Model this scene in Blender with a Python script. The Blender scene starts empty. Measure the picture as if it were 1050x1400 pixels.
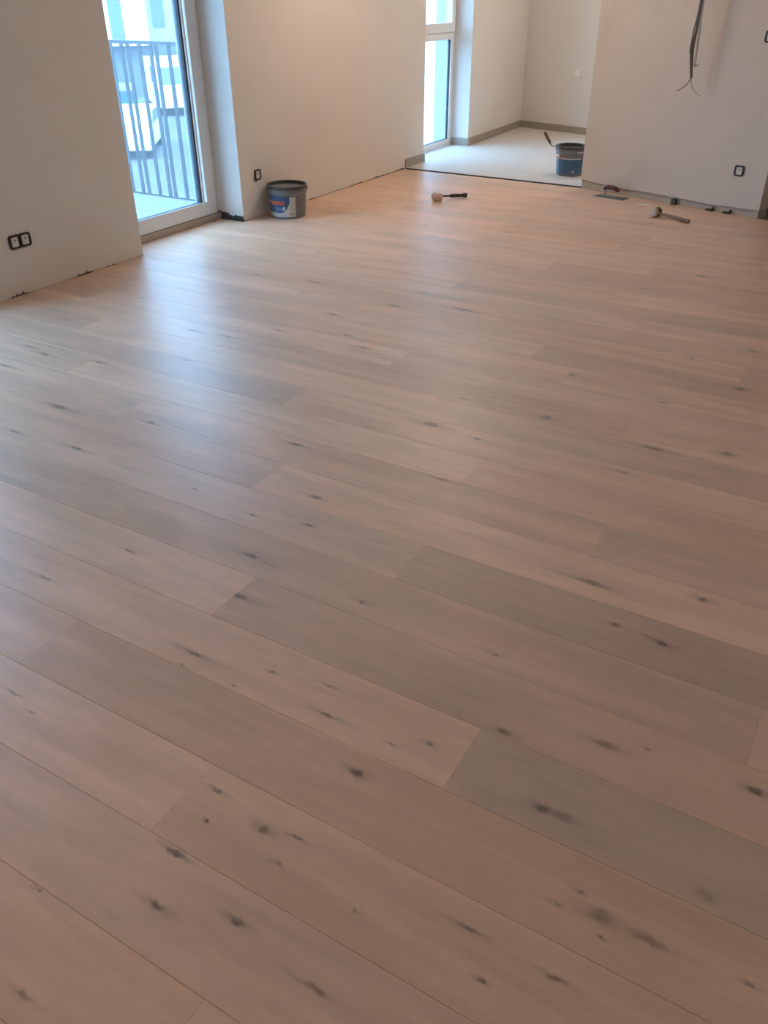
import bpy, bmesh, math, random
from mathutils import Vector, Matrix

# ------------------------------------------------------------------ camera, sky, exposure
scene = bpy.context.scene
COL = scene.collection
F_PX, CX, CY, CAM_H = 1112.5, 525.0, 700.0, 1.5
RIGHT = Vector((0.8626082694, 0.5058462002, -0.0051570675))
UP = Vector((-0.2692086616, 0.4676588127, 0.8419156320))
FWD = Vector((-0.4282915714, 0.7248550591, -0.5395845376))
CAM = Vector((0, 0, CAM_H))
cam_data = bpy.data.cameras.new('camera')
cam = bpy.data.objects.new('camera', cam_data)
COL.objects.link(cam)
cam_data.sensor_fit = 'VERTICAL'
cam_data.sensor_height = 36.0
cam_data.lens = F_PX / 1400.0 * 36.0
cam_data.clip_start, cam_data.clip_end = 0.05, 500
m3 = Matrix((RIGHT, UP, -FWD)).transposed()
cam.matrix_world = Matrix.Translation(CAM) @ m3.to_4x4()
scene.camera = cam

world = bpy.data.worlds.new('sky')
scene.world = world
world.use_nodes = True
wn = world.node_tree
bg = wn.nodes['Background']
bg.inputs['Color'].default_value = (0.36, 0.655, 1.0, 1)
bg.inputs['Strength'].default_value = 8.0

LAMP_COLOR = (1.0, 0.80, 0.62)         # warm white of the bare bulbs (their meshes emit)
LAMP_FAR, FILL_NEAR, LAMP_RECESS, FILL_SIDE = 215.0, 360.0, 520.0, 250.0
vs = scene.view_settings
vs.view_transform = 'Standard'
vs.look = 'None'
vs.gamma = 1.0
vs.use_curve_mapping = False
vs.exposure = 0.57
scene.cycles.use_denoising = True
scene.cycles.max_bounces = 8
scene.cycles.diffuse_bounces = 5
scene.cycles.transparent_max_bounces = 16
scene.cycles.caustics_reflective = False
scene.cycles.caustics_refractive = False

# ------------------------------------------------------------------ pixel rays
def ray(px, py):
    return RIGHT * ((px - CX) / F_PX) - UP * ((py - CY) / F_PX) + FWD
def on_floor(px, py, h=0.0):
    d = ray(px, py); t = (h - CAM_H) / d.z
    return CAM + d * t
def on_x(px, py, X):
    d = ray(px, py); return CAM + d * (X / d.x)
def on_y(px, py, Y):
    d = ray(px, py); return CAM + d * (Y / d.y)
def on_line(px, py, A, B):
    n = Vector((-(B[1] - A[1]), B[0] - A[0], 0)); d = ray(px, py)
    return CAM + d * (n.dot(Vector((A[0], A[1], 0))) / n.dot(Vector((d.x, d.y, 0))))

# ------------------------------------------------------------------ materials
def newmat(name):
    m = bpy.data.materials.new(name); m.use_nodes = True
    nt = m.node_tree
    return m, nt, nt.nodes['Principled BSDF']
def mat(name, col, rough=0.6, metal=0.0, noise=0.06, nscale=8.0, bump=0.0, bscale=60.0, spec=0.5, coat=0.0):
    m, nt, b = newmat(name)
    b.inputs['Roughness'].default_value = rough
    b.inputs['Metallic'].default_value = metal
    b.inputs['Specular IOR Level'].default_value = spec
    if coat: b.inputs['Coat Weight'].default_value = coat
    tc = nt.nodes.new('ShaderNodeTexCoord')
    n = nt.nodes.new('ShaderNodeTexNoise')
    n.inputs['Scale'].default_value = nscale; n.inputs['Detail'].default_value = 5
    nt.links.new(tc.outputs['Object'], n.inputs['Vector'])
    mx = nt.nodes.new('ShaderNodeMix'); mx.data_type = 'RGBA'
    lo = [max(0, c * (1 - noise)) for c in col]; hi = [min(1, c * (1 + noise)) for c in col]
    mx.inputs[6].default_value = (*lo, 1); mx.inputs[7].default_value = (*hi, 1)
    nt.links.new(n.outputs['Fac'], mx.inputs[0])
    nt.links.new(mx.outputs[2], b.inputs['Base Color'])
    if bump:
        n2 = nt.nodes.new('ShaderNodeTexNoise'); n2.inputs['Scale'].default_value = bscale; n2.inputs['Detail'].default_value = 4
        nt.links.new(tc.outputs['Object'], n2.inputs['Vector'])
        bp = nt.nodes.new('ShaderNodeBump'); bp.inputs['Strength'].default_value = bump; bp.inputs['Distance'].default_value = 0.004
        nt.links.new(n2.outputs['Fac'], bp.inputs['Height']); nt.links.new(bp.outputs['Normal'], b.inputs['Normal'])
    return m

M = {}
def plaster(name, col, stain, amount, scale):
    """painted plaster with trowel patches and faint dirt"""
    m, nt, b = newmat(name)
    b.inputs['Roughness'].default_value = 0.85
    b.inputs['Specular IOR Level'].default_value = 0.25
    tc = nt.nodes.new('ShaderNodeTexCoord')
    n = nt.nodes.new('ShaderNodeTexNoise'); n.inputs['Scale'].default_value = scale; n.inputs['Detail'].default_value = 6; n.inputs['Roughness'].default_value = 0.55
    nt.links.new(tc.outputs['Object'], n.inputs['Vector'])
    r = nt.nodes.new('ShaderNodeMapRange'); r.interpolation_type = 'SMOOTHSTEP'
    r.inputs[1].default_value = 0.48; r.inputs[2].default_value = 0.80; r.inputs[4].default_value = amount
    nt.links.new(n.outputs['Fac'], r.inputs[0])
    mx = nt.nodes.new('ShaderNodeMix'); mx.data_type = 'RGBA'
    mx.inputs[6].default_value = (*col, 1); mx.inputs[7].default_value = (*stain, 1)
    nt.links.new(r.outputs[0], mx.inputs[0]); nt.links.new(mx.outputs[2], b.inputs['Base Color'])
    n2 = nt.nodes.new('ShaderNodeTexNoise'); n2.inputs['Scale'].default_value = 35; n2.inputs['Detail'].default_value = 5
    nt.links.new(tc.outputs['Object'], n2.inputs['Vector'])
    bp = nt.nodes.new('ShaderNodeBump'); bp.inputs['Strength'].default_value = 0.12; bp.inputs['Distance'].default_value = 0.003
    nt.links.new(n2.outputs['Fac'], bp.inputs['Height']); nt.links.new(bp.outputs['Normal'], b.inputs['Normal'])
    return m
M['wall'] = plaster('white_plaster', (0.72, 0.685, 0.64), (0.64, 0.60, 0.55), 0.5, 1.3)
M['wall_patchy'] = plaster('patchy_plaster', (0.63, 0.585, 0.53), (0.52, 0.475, 0.42), 0.85, 1.6)
M['ceiling'] = plaster('ceiling_paint', (0.78, 0.76, 0.73), (0.74, 0.72, 0.69), 0.3, 1.0)
M['rough_base'] = mat('rough_masonry', (0.50, 0.45, 0.39), 0.95, noise=0.22, nscale=14, bump=0.6, bscale=90)
M['dark_gap'] = mat('dark_gap', (0.26, 0.24, 0.205), 0.95, noise=0.4, nscale=40, bump=0.5)
M['dark_foot'] = mat('dark_masonry', (0.075, 0.08, 0.068), 0.95, noise=0.4, nscale=40, bump=0.5)  # darker masonry colour below the plaster edge of the middle pier
M['screed'] = mat('cement_screed', (0.20, 0.19, 0.17), 0.95, noise=0.15, nscale=12, bump=0.3)
M['tile'] = mat('pale_concrete_tile', (0.62, 0.60, 0.56), 0.42, noise=0.05, nscale=5)
M['skirting'] = mat('taupe_skirting_tile', (0.33, 0.285, 0.235), 0.45, noise=0.06, nscale=12)
M['pvc'] = mat('white_pvc', (0.80, 0.80, 0.79), 0.35, noise=0.02, nscale=3)
M['gasket'] = mat('black_gasket', (0.025, 0.028, 0.035), 0.6)
M['sill'] = mat('beige_threshold', (0.42, 0.35, 0.285), 0.55, noise=0.08, nscale=10)
M['gap_shade'] = mat('black_gap_shade', (0.03, 0.03, 0.028), 0.7)  # black that paints in the shade of the gap before the tiles
M['outer'] = mat('grey_render_facade', (0.36, 0.37, 0.38), 0.9, noise=0.04)
M['slab'] = mat('balcony_concrete', (0.17, 0.175, 0.175), 0.8, noise=0.06)
M['rail'] = mat('grey_steel_paint', (0.03, 0.034, 0.038), 0.5, metal=0.0)
M['black'] = mat('black_plastic', (0.018, 0.017, 0.017), 0.45)
M['insert'] = mat('pale_plastic_insert', (0.66, 0.64, 0.60), 0.45)
M['insert_mark'] = mat('grey_insert_mark', (0.22, 0.20, 0.18), 0.6)
M['switch_white'] = mat('white_switch_plastic', (0.80, 0.79, 0.78), 0.35)

def glass(name):
    """thin pane: clear, a little reflection, a pale film imitating flare haze"""
    m, nt, b = newmat(name); nt.nodes.remove(b)
    out = nt.nodes['Material Output']
    tr = nt.nodes.new('ShaderNodeBsdfTransparent'); tr.inputs[0].default_value = (0.93, 0.97, 0.99, 1)
    gl = nt.nodes.new('ShaderNodeBsdfGlossy'); gl.inputs['Roughness'].default_value = 0.02
    tl = nt.nodes.new('ShaderNodeBsdfTranslucent'); tl.inputs[0].default_value = (0.75, 0.85, 0.92, 1)  # bluish film paints flare haze over the view outside
    lw = nt.nodes.new('ShaderNodeLayerWeight'); lw.inputs[0].default_value = 0.5
    pw = nt.nodes.new('ShaderNodeMath'); pw.operation = 'POWER'; pw.inputs[1].default_value = 5.0
    fr = nt.nodes.new('ShaderNodeMath'); fr.operation = 'MULTIPLY_ADD'; fr.inputs[1].default_value = 0.75; fr.inputs[2].default_value = 0.035
    nt.links.new(lw.outputs['Facing'], pw.inputs[0]); nt.links.new(pw.outputs[0], fr.inputs[0])
    a = nt.nodes.new('ShaderNodeMixShader'); c = nt.nodes.new('ShaderNodeMixShader')
    a.inputs[0].default_value = 0.05
    nt.links.new(tr.outputs[0], a.inputs[1]); nt.links.new(tl.outputs[0], a.inputs[2])
    nt.links.new(fr.outputs[0], c.inputs[0]); nt.links.new(a.outputs[0], c.inputs[1]); nt.links.new(gl.outputs[0], c.inputs[2])
    nt.links.new(c.outputs[0], out.inputs[0])
    return m
M['glass'] = glass('hazed_glass')

# ------------------------------------------------------------------ mesh helpers
def link_mesh(name, verts, faces, m, parent=None, smooth=False):
    me = bpy.data.meshes.new(name)
    me.from_pydata([tuple(v) for v in verts], [], faces)
    bm = bmesh.new(); bm.from_mesh(me)
    bmesh.ops.recalc_face_normals(bm, faces=bm.faces)
    bm.to_mesh(me); bm.free()
    if smooth:
        for p in me.polygons: p.use_smooth = True
        try: me.set_sharp_from_angle(angle=math.radians(40))
        except Exception: pass
    me.materials.append(m)
    o = bpy.data.objects.new(name, me)
    COL.objects.link(o)
    if parent is not None: o.parent = parent
    return o
class MB:
    def __init__(s): s.v = []; s.f = []
    def add(s, v, f):
        k = len(s.v); s.v += [Vector(p) for p in v]; s.f += [tuple(i + k for i in q) for q in f]; return s
    def box(s, x0, x1, y0, y1, z0, z1):
        return s.add([(x0,y0,z0),(x1,y0,z0),(x1,y1,z0),(x0,y1,z0),(x0,y0,z1),(x1,y0,z1),(x1,y1,z1),(x0,y1,z1)],
                     [(0,3,2,1),(4,5,6,7),(0,1,5,4),(1,2,6,5),(2,3,7,6),(3,0,4,7)])
    def rbox(s, x0, x1, y0, y1, z0, z1, b):
        """box with chamfered edges"""
        bm = bmesh.new(); bmesh.ops.create_cube(bm, size=1)
        for v in bm.verts: v.co = Vector(((x0+x1)/2 + v.co.x*(x1-x0), (y0+y1)/2 + v.co.y*(y1-y0), (z0+z1)/2 + v.co.z*(z1-z0)))
        bmesh.ops.bevel(bm, geom=bm.edges[:], offset=b, segments=2, profile=0.5, affect='EDGES')
        bm.verts.index_update()
        s.add([v.co.copy() for v in bm.verts], [tuple(v.index for v in f.verts) for f in bm.faces]); bm.free(); return s
    def lathe(s, prof, n=32, cap0=True, cap1=True):
        """profile of (radius, z) turned about z"""
        v = []; f = []
        for r, z in prof:
            for i in range(n):
                a = 2*math.pi*i/n; v.append((r*math.cos(a), r*math.sin(a), z))
        for j in range(len(prof)-1):
            for i in range(n):
                f.append((j*n+i, j*n+(i+1)%n, (j+1)*n+(i+1)%n, (j+1)*n+i))
        if cap0: f.append(tuple(range(n-1, -1, -1)))
        if cap1: f.append(tuple((len(prof)-1)*n+i for i in range(n)))
        return s.add(v, f)
    def tube(s, pts, rad, n=8):
        pts = [Vector(p) for p in pts]; rads = rad if isinstance(rad, (list, tuple)) else [rad]*len(pts)
        v = []; f = []; ref = None
        for j, p in enumerate(pts):
            t = (pts[min(j+1, len(pts)-1)] - pts[max(j-1, 0)]).normalized()
            if ref is None: ref = Vector((1,0,0)) if abs(t.x) < 0.8 else Vector((0,1,0))
            a = (ref - t*ref.dot(t)).normalized(); b = t.cross(a); ref = a
            for i in range(n):
                q = 2*math.pi*i/n; v.append(p + (a*math.cos(q) + b*math.sin(q))*rads[j])
        for j in range(len(pts)-1):
            for i in range(n): f.append((j*n+i, j*n+(i+1)%n, (j+1)*n+(i+1)%n, (j+1)*n+i))
        f.append(tuple(range(n-1, -1, -1))); f.append(tuple((len(pts)-1)*n+i for i in range(n)))
        return s.add(v, f)
    def prism(s, poly, axis, a0, a1):
        """polygon of 2D points extruded along axis 'x','y' or 'z'"""
        def pt(u, w, a): return {'z': (u, w, a), 'y': (u, a, w), 'x': (a, u, w)}[axis]
        n = len(poly)
        return s.add([pt(u, w, a0) for u, w in poly] + [pt(u, w, a1) for u, w in poly],
                     [tuple(range(n-1, -1, -1)), tuple(range(n, 2*n))] + [(i, (i+1)%n, n+(i+1)%n, n+i) for i in range(n)])
    def xf(s, mtx):
        s.v = [mtx @ p for p in s.v]; return s
    def build(s, name, m, parent=None, smooth=False): return link_mesh(name, s.v, s.f, m, parent, smooth)
def thing(name, label, cat, loc=(0,0,0), rotz=0.0, group=None):
    o = bpy.data.objects.new(name, None); COL.objects.link(o); o.empty_display_size = 0.1
    o.location = loc; o.rotation_euler = (0, 0, rotz)
    return tag(o, label, cat, group)
def tag(o, label, cat, group=None):
    o['label'] = label; o['category'] = cat
    if group: o['group'] = group
    return o
def struct(o):
    o['kind'] = 'structure'; return o

# ------------------------------------------------------------------ walls
H_ROOM = 2.6
XL, XO = -4.235, -4.71                     # inner and outer face of the window wall
XF = -4.47                                 # inner face of the window frames
WA, WB = Vector((-2.393, 7.554, 0)), Vector((-0.814, 7.093, 0))     # foot of the slanted partition
WD = (WB - WA).normalized(); WN = Vector((WD.y, -WD.x, 0))          # along it / towards the room
if WN.y > 0: WN = -WN
KA = Vector((-4.333, 10.856, 0))                                    # far corner of the tiled recess
D0, D1 = 3.985, 5.065                      # balcony door opening
N0, N1 = 1.00, 2.62                        # another, out of the frame, lights the near boards
V0, V1 = 8.01, 9.14                        # recess window opening

def ragged(loop, zfun, ztop, name, m, parent, step=0.008, closed=True):
    """upright plaster skin along a closed path; its lower edge follows zfun(x, y)"""
    pts = []
    for i in range(len(loop)):
        a = Vector(loop[i]); b = Vector(loop[(i+1) % len(loop)])
        n = max(1, int((b-a).length/step)) if (b-a).length < 12 else 1
        for k in range(n): pts.append(a.lerp(b, k/n))
    n = len(pts); v = [(p.x, p.y, zfun(p.x, p.y)) for p in pts] + [(p.x, p.y, ztop) for p in pts]
    f = [(i, (i+1)%n, n+(i+1)%n, n+i) for i in range(n)]
    f.append(tuple(n+i for i in range(n)))
    o = link_mesh(name, v, f, m, parent)
    o.data.materials.append(M['outer'])
    for p in o.data.polygons:
        if p.center.x < XF - 0.06 and abs(p.normal.z) < 0.5: p.material_index = 1
    return o
rng = random.Random(5)
_tab = [rng.random() for _ in range(4096)]
def vnoise(t):
    i = math.floor(t); u = t - i; u = u*u*(3-2*u)
    return _tab[i % 4096]*(1-u) + _tab[(i+1) % 4096]*u
def fbm(t): return 0.55*vnoise(t) + 0.3*vnoise(t*2.7+11) + 0.15*vnoise(t*6.1+37)
def inset_core(loop, d):
    c = sum((Vector(p) for p in loop), Vector((0,0)))/len(loop)
    return [(p[0] + (d if c.x > p[0] else -d), p[1] + (d if c.y > p[1] else -d)) for p in loop]

wall_left = struct(MB().box(XO, XL, D0, D1, 2.22, H_ROOM).box(XO, XL, V0, V1, 2.22, H_ROOM).box(XO, XL, N0, N1, 2.22, H_ROOM).build('wall_left', M['wall']))
def z_near(x, y):
    z = 0.0005 + 0.005*max(0, fbm(y*9)-0.5)
    for c, w, h in ((2.975, 0.07, 0.030), (3.47, 0.075, 0.026), (3.70, 0.05, 0.009), (3.985, 0.025, 0.016)):
        t = abs(y-c)/w
        if t < 1: z += h*max(0, (1-t*t))*max(0, 1.7*fbm(y*55)+0.9*vnoise(y*160)-0.75)
    return z
def z_mid(x, y):
    if y < D1 + 0.004:                       # the door reveal: plaster stops short of the floor
        u = (XL - x)/0.235
        return 0.030 + 0.022*max(0, min(1, u)) + 0.012*fbm(x*60) - (0.012 if 0.35 < u < 0.6 else 0)
    if y > 7.59: return 0.004
    if y < 5.75: return 0.001
    return 0.001 + 0.020*max(0, fbm(y*6.5+3)-0.42)*1.5 + 0.003*fbm(y*60)
piers = [([(XO,-2.5),(XL,-2.5),(XL,N0),(XO,N0)], z_near), ([(XO,N1),(XL,N1),(XL,D0),(XO,D0)], z_near), ([(XO,D1),(XL,D1),(XL,V0),(XO,V0)], z_mid),
         ([(XO,V1),(-4.268,V1),(KA.x,KA.y),(XO,KA.y+0.01)], lambda x, y: 0.002)]
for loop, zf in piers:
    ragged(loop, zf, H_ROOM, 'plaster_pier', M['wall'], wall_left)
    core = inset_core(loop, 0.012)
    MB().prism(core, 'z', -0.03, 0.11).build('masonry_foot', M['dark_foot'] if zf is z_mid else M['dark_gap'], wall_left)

# slanted partition with the bare strip along its foot
def rot_loop(a, length, thick):
    return [(a.x, a.y), ((a+WD*length).x, (a+WD*length).y), ((a+WD*length-WN*thick).x, (a+WD*length-WN*thick).y), ((a-WN*thick).x, (a-WN*thick).y)]
TH = 0.17
def z_right(x, y):
    s = (Vector((x, y, 0))-WA).dot(WD)
    return 0.046 + 0.022*max(0, 1-s/0.35) + 0.020*(fbm(s*5)-0.5) + 0.008*fbm(s*45)
LW = (WB-WA).length
face_a = WA + WN*0.012
wall_right = struct(ragged(rot_loop(face_a, LW, TH), z_right, H_ROOM, 'wall_right', M['wall_patchy'], None))
MB().prism(rot_loop(WA + WD*0.004 - WN*0.002, LW-0.012, TH-0.02), 'z', -0.03, 0.12).build('masonry_foot', M['rough_base'], wall_right)
door_start = face_a + WD*(LW+0.92)
MB().prism(rot_loop(door_start, 3.0, TH), 'z', -0.03, H_ROOM).build('plaster_pier', M['wall_patchy'], wall_right)
MB().prism(rot_loop(face_a + WD*LW, 0.92, TH), 'z', 2.12, H_ROOM).build('door_lintel', M['wall_patchy'], wall_right)
# unlit hall beyond the doorway and the far wall of the recess
kd = WD
kb = [(KA.x, KA.y), ((KA+kd*8.0).x, (KA+kd*8.0).y), ((KA+kd*8.0-WN*0.2).x, (KA+kd*8.0-WN*0.2).y), ((KA-WN*0.2).x, (KA-WN*0.2).y)]
wall_back = struct(MB().prism(kb, 'z', -0.03, H_ROOM).build('wall_back', M['wall']))
pb = WA + WD*1.05 - WN*0.13                # cross wall between recess and hall
pe = pb - WN*2.55
MB().prism([(pb.x,pb.y),((pb+WD*0.12).x,(pb+WD*0.12).y),((pe+WD*0.12).x,(pe+WD*0.12).y),(pe.x,pe.y)], 'z', -0.03, H_ROOM).build('cross_wall', M['wall'], wall_back)
struct(MB().box(3.05, 3.25, -2.7, 9.5, -0.03, H_ROOM).build('wall_side', M['wall']))
struct(MB().box(XO, 3.25, -2.7, -2.5, -0.03, H_ROOM).build('wall_front', M['wall']))
struct(MB().box(XO, 3.25, -2.7, 11.3, H_ROOM, H_ROOM+0.2).build('ceiling', M['ceiling']))

# ------------------------------------------------------------------ floor: screed, oak planks, tiles
floor = struct(MB().box(XO, 3.25, -2.7, 11.3, -0.25, -0.0145).build('floor', M['screed']))

def group_knot():
    g = bpy.data.node_groups.new('knot', 'ShaderNodeTree')
    for n, t in (('Vector','NodeSocketVector'),('Center','NodeSocketVector'),('Size','NodeSocketVector'),('Strength','NodeSocketFloat'),('CoreIn','NodeSocketFloat'),('HaloIn','NodeSocketFloat')):
        g.interface.new_socket(n, in_out='INPUT', socket_type=t)
    g.interface.new_socket('Core', in_out='OUTPUT', socket_type='NodeSocketFloat')
    g.interface.new_socket('Halo', in_out='OUTPUT', socket_type='NodeSocketFloat')
    i = g.nodes.new('NodeGroupInput'); o = g.nodes.new('NodeGroupOutput'); L = g.links.new
    def vm(op, a, b):
        n = g.nodes.new('ShaderNodeVectorMath'); n.operation = op
        for k, s in ((0, a), (1, b)):
            if hasattr(s, 'links'): L(s, n.inputs[k])
            elif s is not None: n.inputs[k].default_value = s
        return n
    d = vm('DIVIDE', vm('SUBTRACT', i.outputs['Vector'], i.outputs['Center']).outputs[0], i.outputs['Size'])
    def mask(vec, a, b, strength):
        r = g.nodes.new('ShaderNodeMapRange'); r.interpolation_type = 'SMOOTHSTEP'
        r.inputs[1].default_value = a; r.inputs[2].default_value = b; r.inputs[3].default_value = 1; r.inputs[4].default_value = 0
        L(vm('LENGTH', vec, None).outputs['Value'], r.inputs[0])
        m_ = g.nodes.new('ShaderNodeMath'); m_.operation = 'MULTIPLY'; L(r.outputs[0], m_.inputs[0]); L(strength, m_.inputs[1]); return m_
    c = mask(d.outputs[0], 0.25, 1.1, i.outputs['Strength'])
    h = mask(vm('MULTIPLY', d.outputs[0], (0.28, 0.6, 1)).outputs[0], 0.0, 1.0, i.outputs['Strength'])
    for m_, s, nm in ((c, 'CoreIn', 'Core'), (h, 'HaloIn', 'Halo')):
        x = g.nodes.new('ShaderNodeMath'); x.operation = 'MAXIMUM'; L(m_.outputs[0], x.inputs[0]); L(i.outputs[s], x.inputs[1]); L(x.outputs[0], o.inputs[nm])
    return g
def group_oak():
    g = bpy.data.node_groups.new('oak_grain', 'ShaderNodeTree')
    for n, t in (('Vector','NodeSocketVector'),('Tone','NodeSocketColor'),('Core','NodeSocketFloat'),('Halo','NodeSocketFloat')):
        g.interface.new_socket(n, in_out='INPUT', socket_type=t)
    g.interface.new_socket('Color', in_out='OUTPUT', socket_type='NodeSocketColor')
    g.interface.new_socket('Height', in_out='OUTPUT', socket_type='NodeSocketFloat')
    g.interface.new_socket('Rough', in_out='OUTPUT', socket_type='NodeSocketFloat')
    i = g.nodes.new('NodeGroupInput'); o = g.nodes.new('NodeGroupOutput'); L = g.links.new
    def noise(sc, detail, dist=0.0, rough=0.55):
        mp = g.nodes.new('ShaderNodeMapping'); mp.inputs['Scale'].default_value = sc; L(i.outputs['Vector'], mp.inputs[0])
        n = g.nodes.new('ShaderNodeTexNoise'); n.inputs['Scale'].default_value = 1; n.inputs['Detail'].default_value = detail
        n.inputs['Distortion'].default_value = dist; n.inputs['Roughness'].default_value = rough
        L(mp.outputs[0], n.inputs['Vector']); return n.outputs['Fac']
    def rng_(s, a, b, c, d):
        r = g.nodes.new('ShaderNodeMapRange'); 
        for k, x in zip((1,2,3,4), (a,b,c,d)): r.inputs[k].default_value = x
        L(s, r.inputs[0]); return r.outputs[0]
    def mul(a, b):
        m_ = g.nodes.new('ShaderNodeMath'); m_.operation = 'MULTIPLY'; L(a, m_.inputs[0]); L(b, m_.inputs[1]); return m_.outputs[0]
    def mix(f, a, b, blend='MIX'):
        x = g.nodes.new('ShaderNodeMix'); x.data_type = 'RGBA'; x.blend_type = blend
        for s, k in ((f, 0), (a, 6), (b, 7)):
            if hasattr(s, 'links'): L(s, x.inputs[k])
            else: x.inputs[k].default_value = s
        return x.outputs[2]
    streak = noise((1.1, 11, 1), 5, 1.2)
    fine = noise((5, 130, 1), 3, 0.4)
    blot = noise((1.6, 4.5, 1), 3, 0.6)
    mp = g.nodes.new('ShaderNodeMapping'); mp.inputs['Scale'].default_value = (0.55, 5.0, 1); L(i.outputs['Vector'], mp.inputs[0])
    wv = g.nodes.new('ShaderNodeTexWave'); wv.bands_direction = 'Y'; wv.inputs['Scale'].default_value = 1.6; wv.inputs['Distortion'].default_value = 8.0
    wv.inputs['Detail'].default_value = 3; wv.inputs['Detail Scale'].default_value = 1.3; L(mp.outputs[0], wv.inputs['Vector'])
    mott = noise((9, 38, 1), 4, 0.8)
    v = mul(mul(mul(rng_(mott, 0.3, 0.7, 0.965, 1.03), rng_(streak, 0.25, 0.75, 0.90, 1.08)), rng_(fine, 0.3, 0.7, 0.99, 1.008)), mul(rng_(wv.outputs['Fac'], 0, 1, 0.985, 1.01), rng_(noise((0.6, 6.5, 1), 3, 1.5), 0.32, 0.68, 0.92, 1.06)))
    comb = g.nodes.new('ShaderNodeCombineColor'); 
    for k in range(3): L(v, comb.inputs[k])
    c = mix(1.0, i.outputs['Tone'], comb.outputs[0], 'MULTIPLY')
    c = mix(rng_(blot, 0.40, 0.70, 0.0, 0.75), c, mix(1.0, c, (0.82, 0.86, 0.88, 1), 'MULTIPLY'))
    c = mix(mul(i.outputs['Halo'], rng_(noise((4, 40, 1), 3), 0.3, 0.65, 0.25, 0.75)), c, (0.16, 0.13, 0.105, 1))
    c = mix(mul(i.outputs['Core'], rng_(noise((35, 60, 1), 3), 0.35, 0.65, 0.55, 0.95)), c, (0.055, 0.045, 0.036, 1))
    L(c, o.inputs['Color']); L(fine, o.inputs['Height']); L(rng_(streak, 0.3, 0.7, 0.36, 0.42), o.inputs['Rough'])
    return g
G_KNOT, G_OAK = group_knot(), group_oak()
TONE = (0.745, 0.508, 0.365)
def plank_material(tone, tint, seed, knots, centre):
    m, nt, b = newmat('whitewashed_oak')
    tc = nt.nodes.new('ShaderNodeTexCoord')
    off = nt.nodes.new('ShaderNodeVectorMath'); off.operation = 'ADD'; off.inputs[1].default_value = (seed*3.17, seed*1.93, seed*0.71)
    nt.links.new(tc.outputs['Object'], off.inputs[0])
    g = nt.nodes.new('ShaderNodeGroup'); g.node_tree = G_OAK
    nt.links.new(off.outputs[0], g.inputs['Vector'])
    g.inputs['Tone'].default_value = (TONE[0]*tone*(1+tint), TONE[1]*tone, TONE[2]*tone*(1-tint), 1)
    g.inputs['Core'].default_value = 0; g.inputs['Halo'].default_value = 0
    if knots:
        ns = nt.nodes.new('ShaderNodeTexNoise'); ns.inputs['Scale'].default_value = 45; ns.inputs['Detail'].default_value = 3
        nt.links.new(off.outputs[0], ns.inputs['Vector'])
        s1 = nt.nodes.new('ShaderNodeVectorMath'); s1.operation = 'SUBTRACT'; s1.inputs[1].default_value = (0.5, 0.5, 0.5)
        nt.links.new(ns.outputs['Color'], s1.inputs[0])
        s2 = nt.nodes.new('ShaderNodeVectorMath'); s2.operation = 'MULTIPLY_ADD'; s2.inputs[1].default_value = (0.035, 0.016, 0)
        nt.links.new(s1.outputs[0], s2.inputs[0]); nt.links.new(tc.outputs['Object'], s2.inputs[2])
        flat = nt.nodes.new('ShaderNodeVectorMath'); flat.operation = 'MULTIPLY'; flat.inputs[1].default_value = (1, 1, 0)
        nt.links.new(s2.outputs[0], flat.inputs[0])
        prev = None
        for (x, y, lx, ly, st) in knots:
            k = nt.nodes.new('ShaderNodeGroup'); k.node_tree = G_KNOT
            nt.links.new(flat.outputs[0], k.inputs['Vector'])
            k.inputs['Center'].default_value = (x-centre[0], y-centre[1], 0)
            k.inputs['Size'].default_value = (lx, ly, 1); k.inputs['Strength'].default_value = st
            k.inputs['CoreIn'].default_value = 0; k.inputs['HaloIn'].default_value = 0
            if prev:
                nt.links.new(prev.outputs['Core'], k.inputs['CoreIn']); nt.links.new(prev.outputs['Halo'], k.inputs['HaloIn'])
            prev = k
        nt.links.new(prev.outputs['Core'], g.inputs['Core']); nt.links.new(prev.outputs['Halo'], g.inputs['Halo'])
    nt.links.new(g.outputs['Color'], b.inputs['Base Color'])
    nt.links.new(g.outputs['Rough'], b.inputs['Roughness'])
    b.inputs['Specular IOR Level'].default_value = 0.5
    bp = nt.nodes.new('ShaderNodeBump'); bp.inputs['Strength'].default_value = 0.06; bp.inputs['Distance'].default_value = 0.001
    nt.links.new(g.outputs['Height'], bp.inputs['Height']); nt.links.new(bp.outputs['Normal'], b.inputs['Normal'])
    return m

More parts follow.
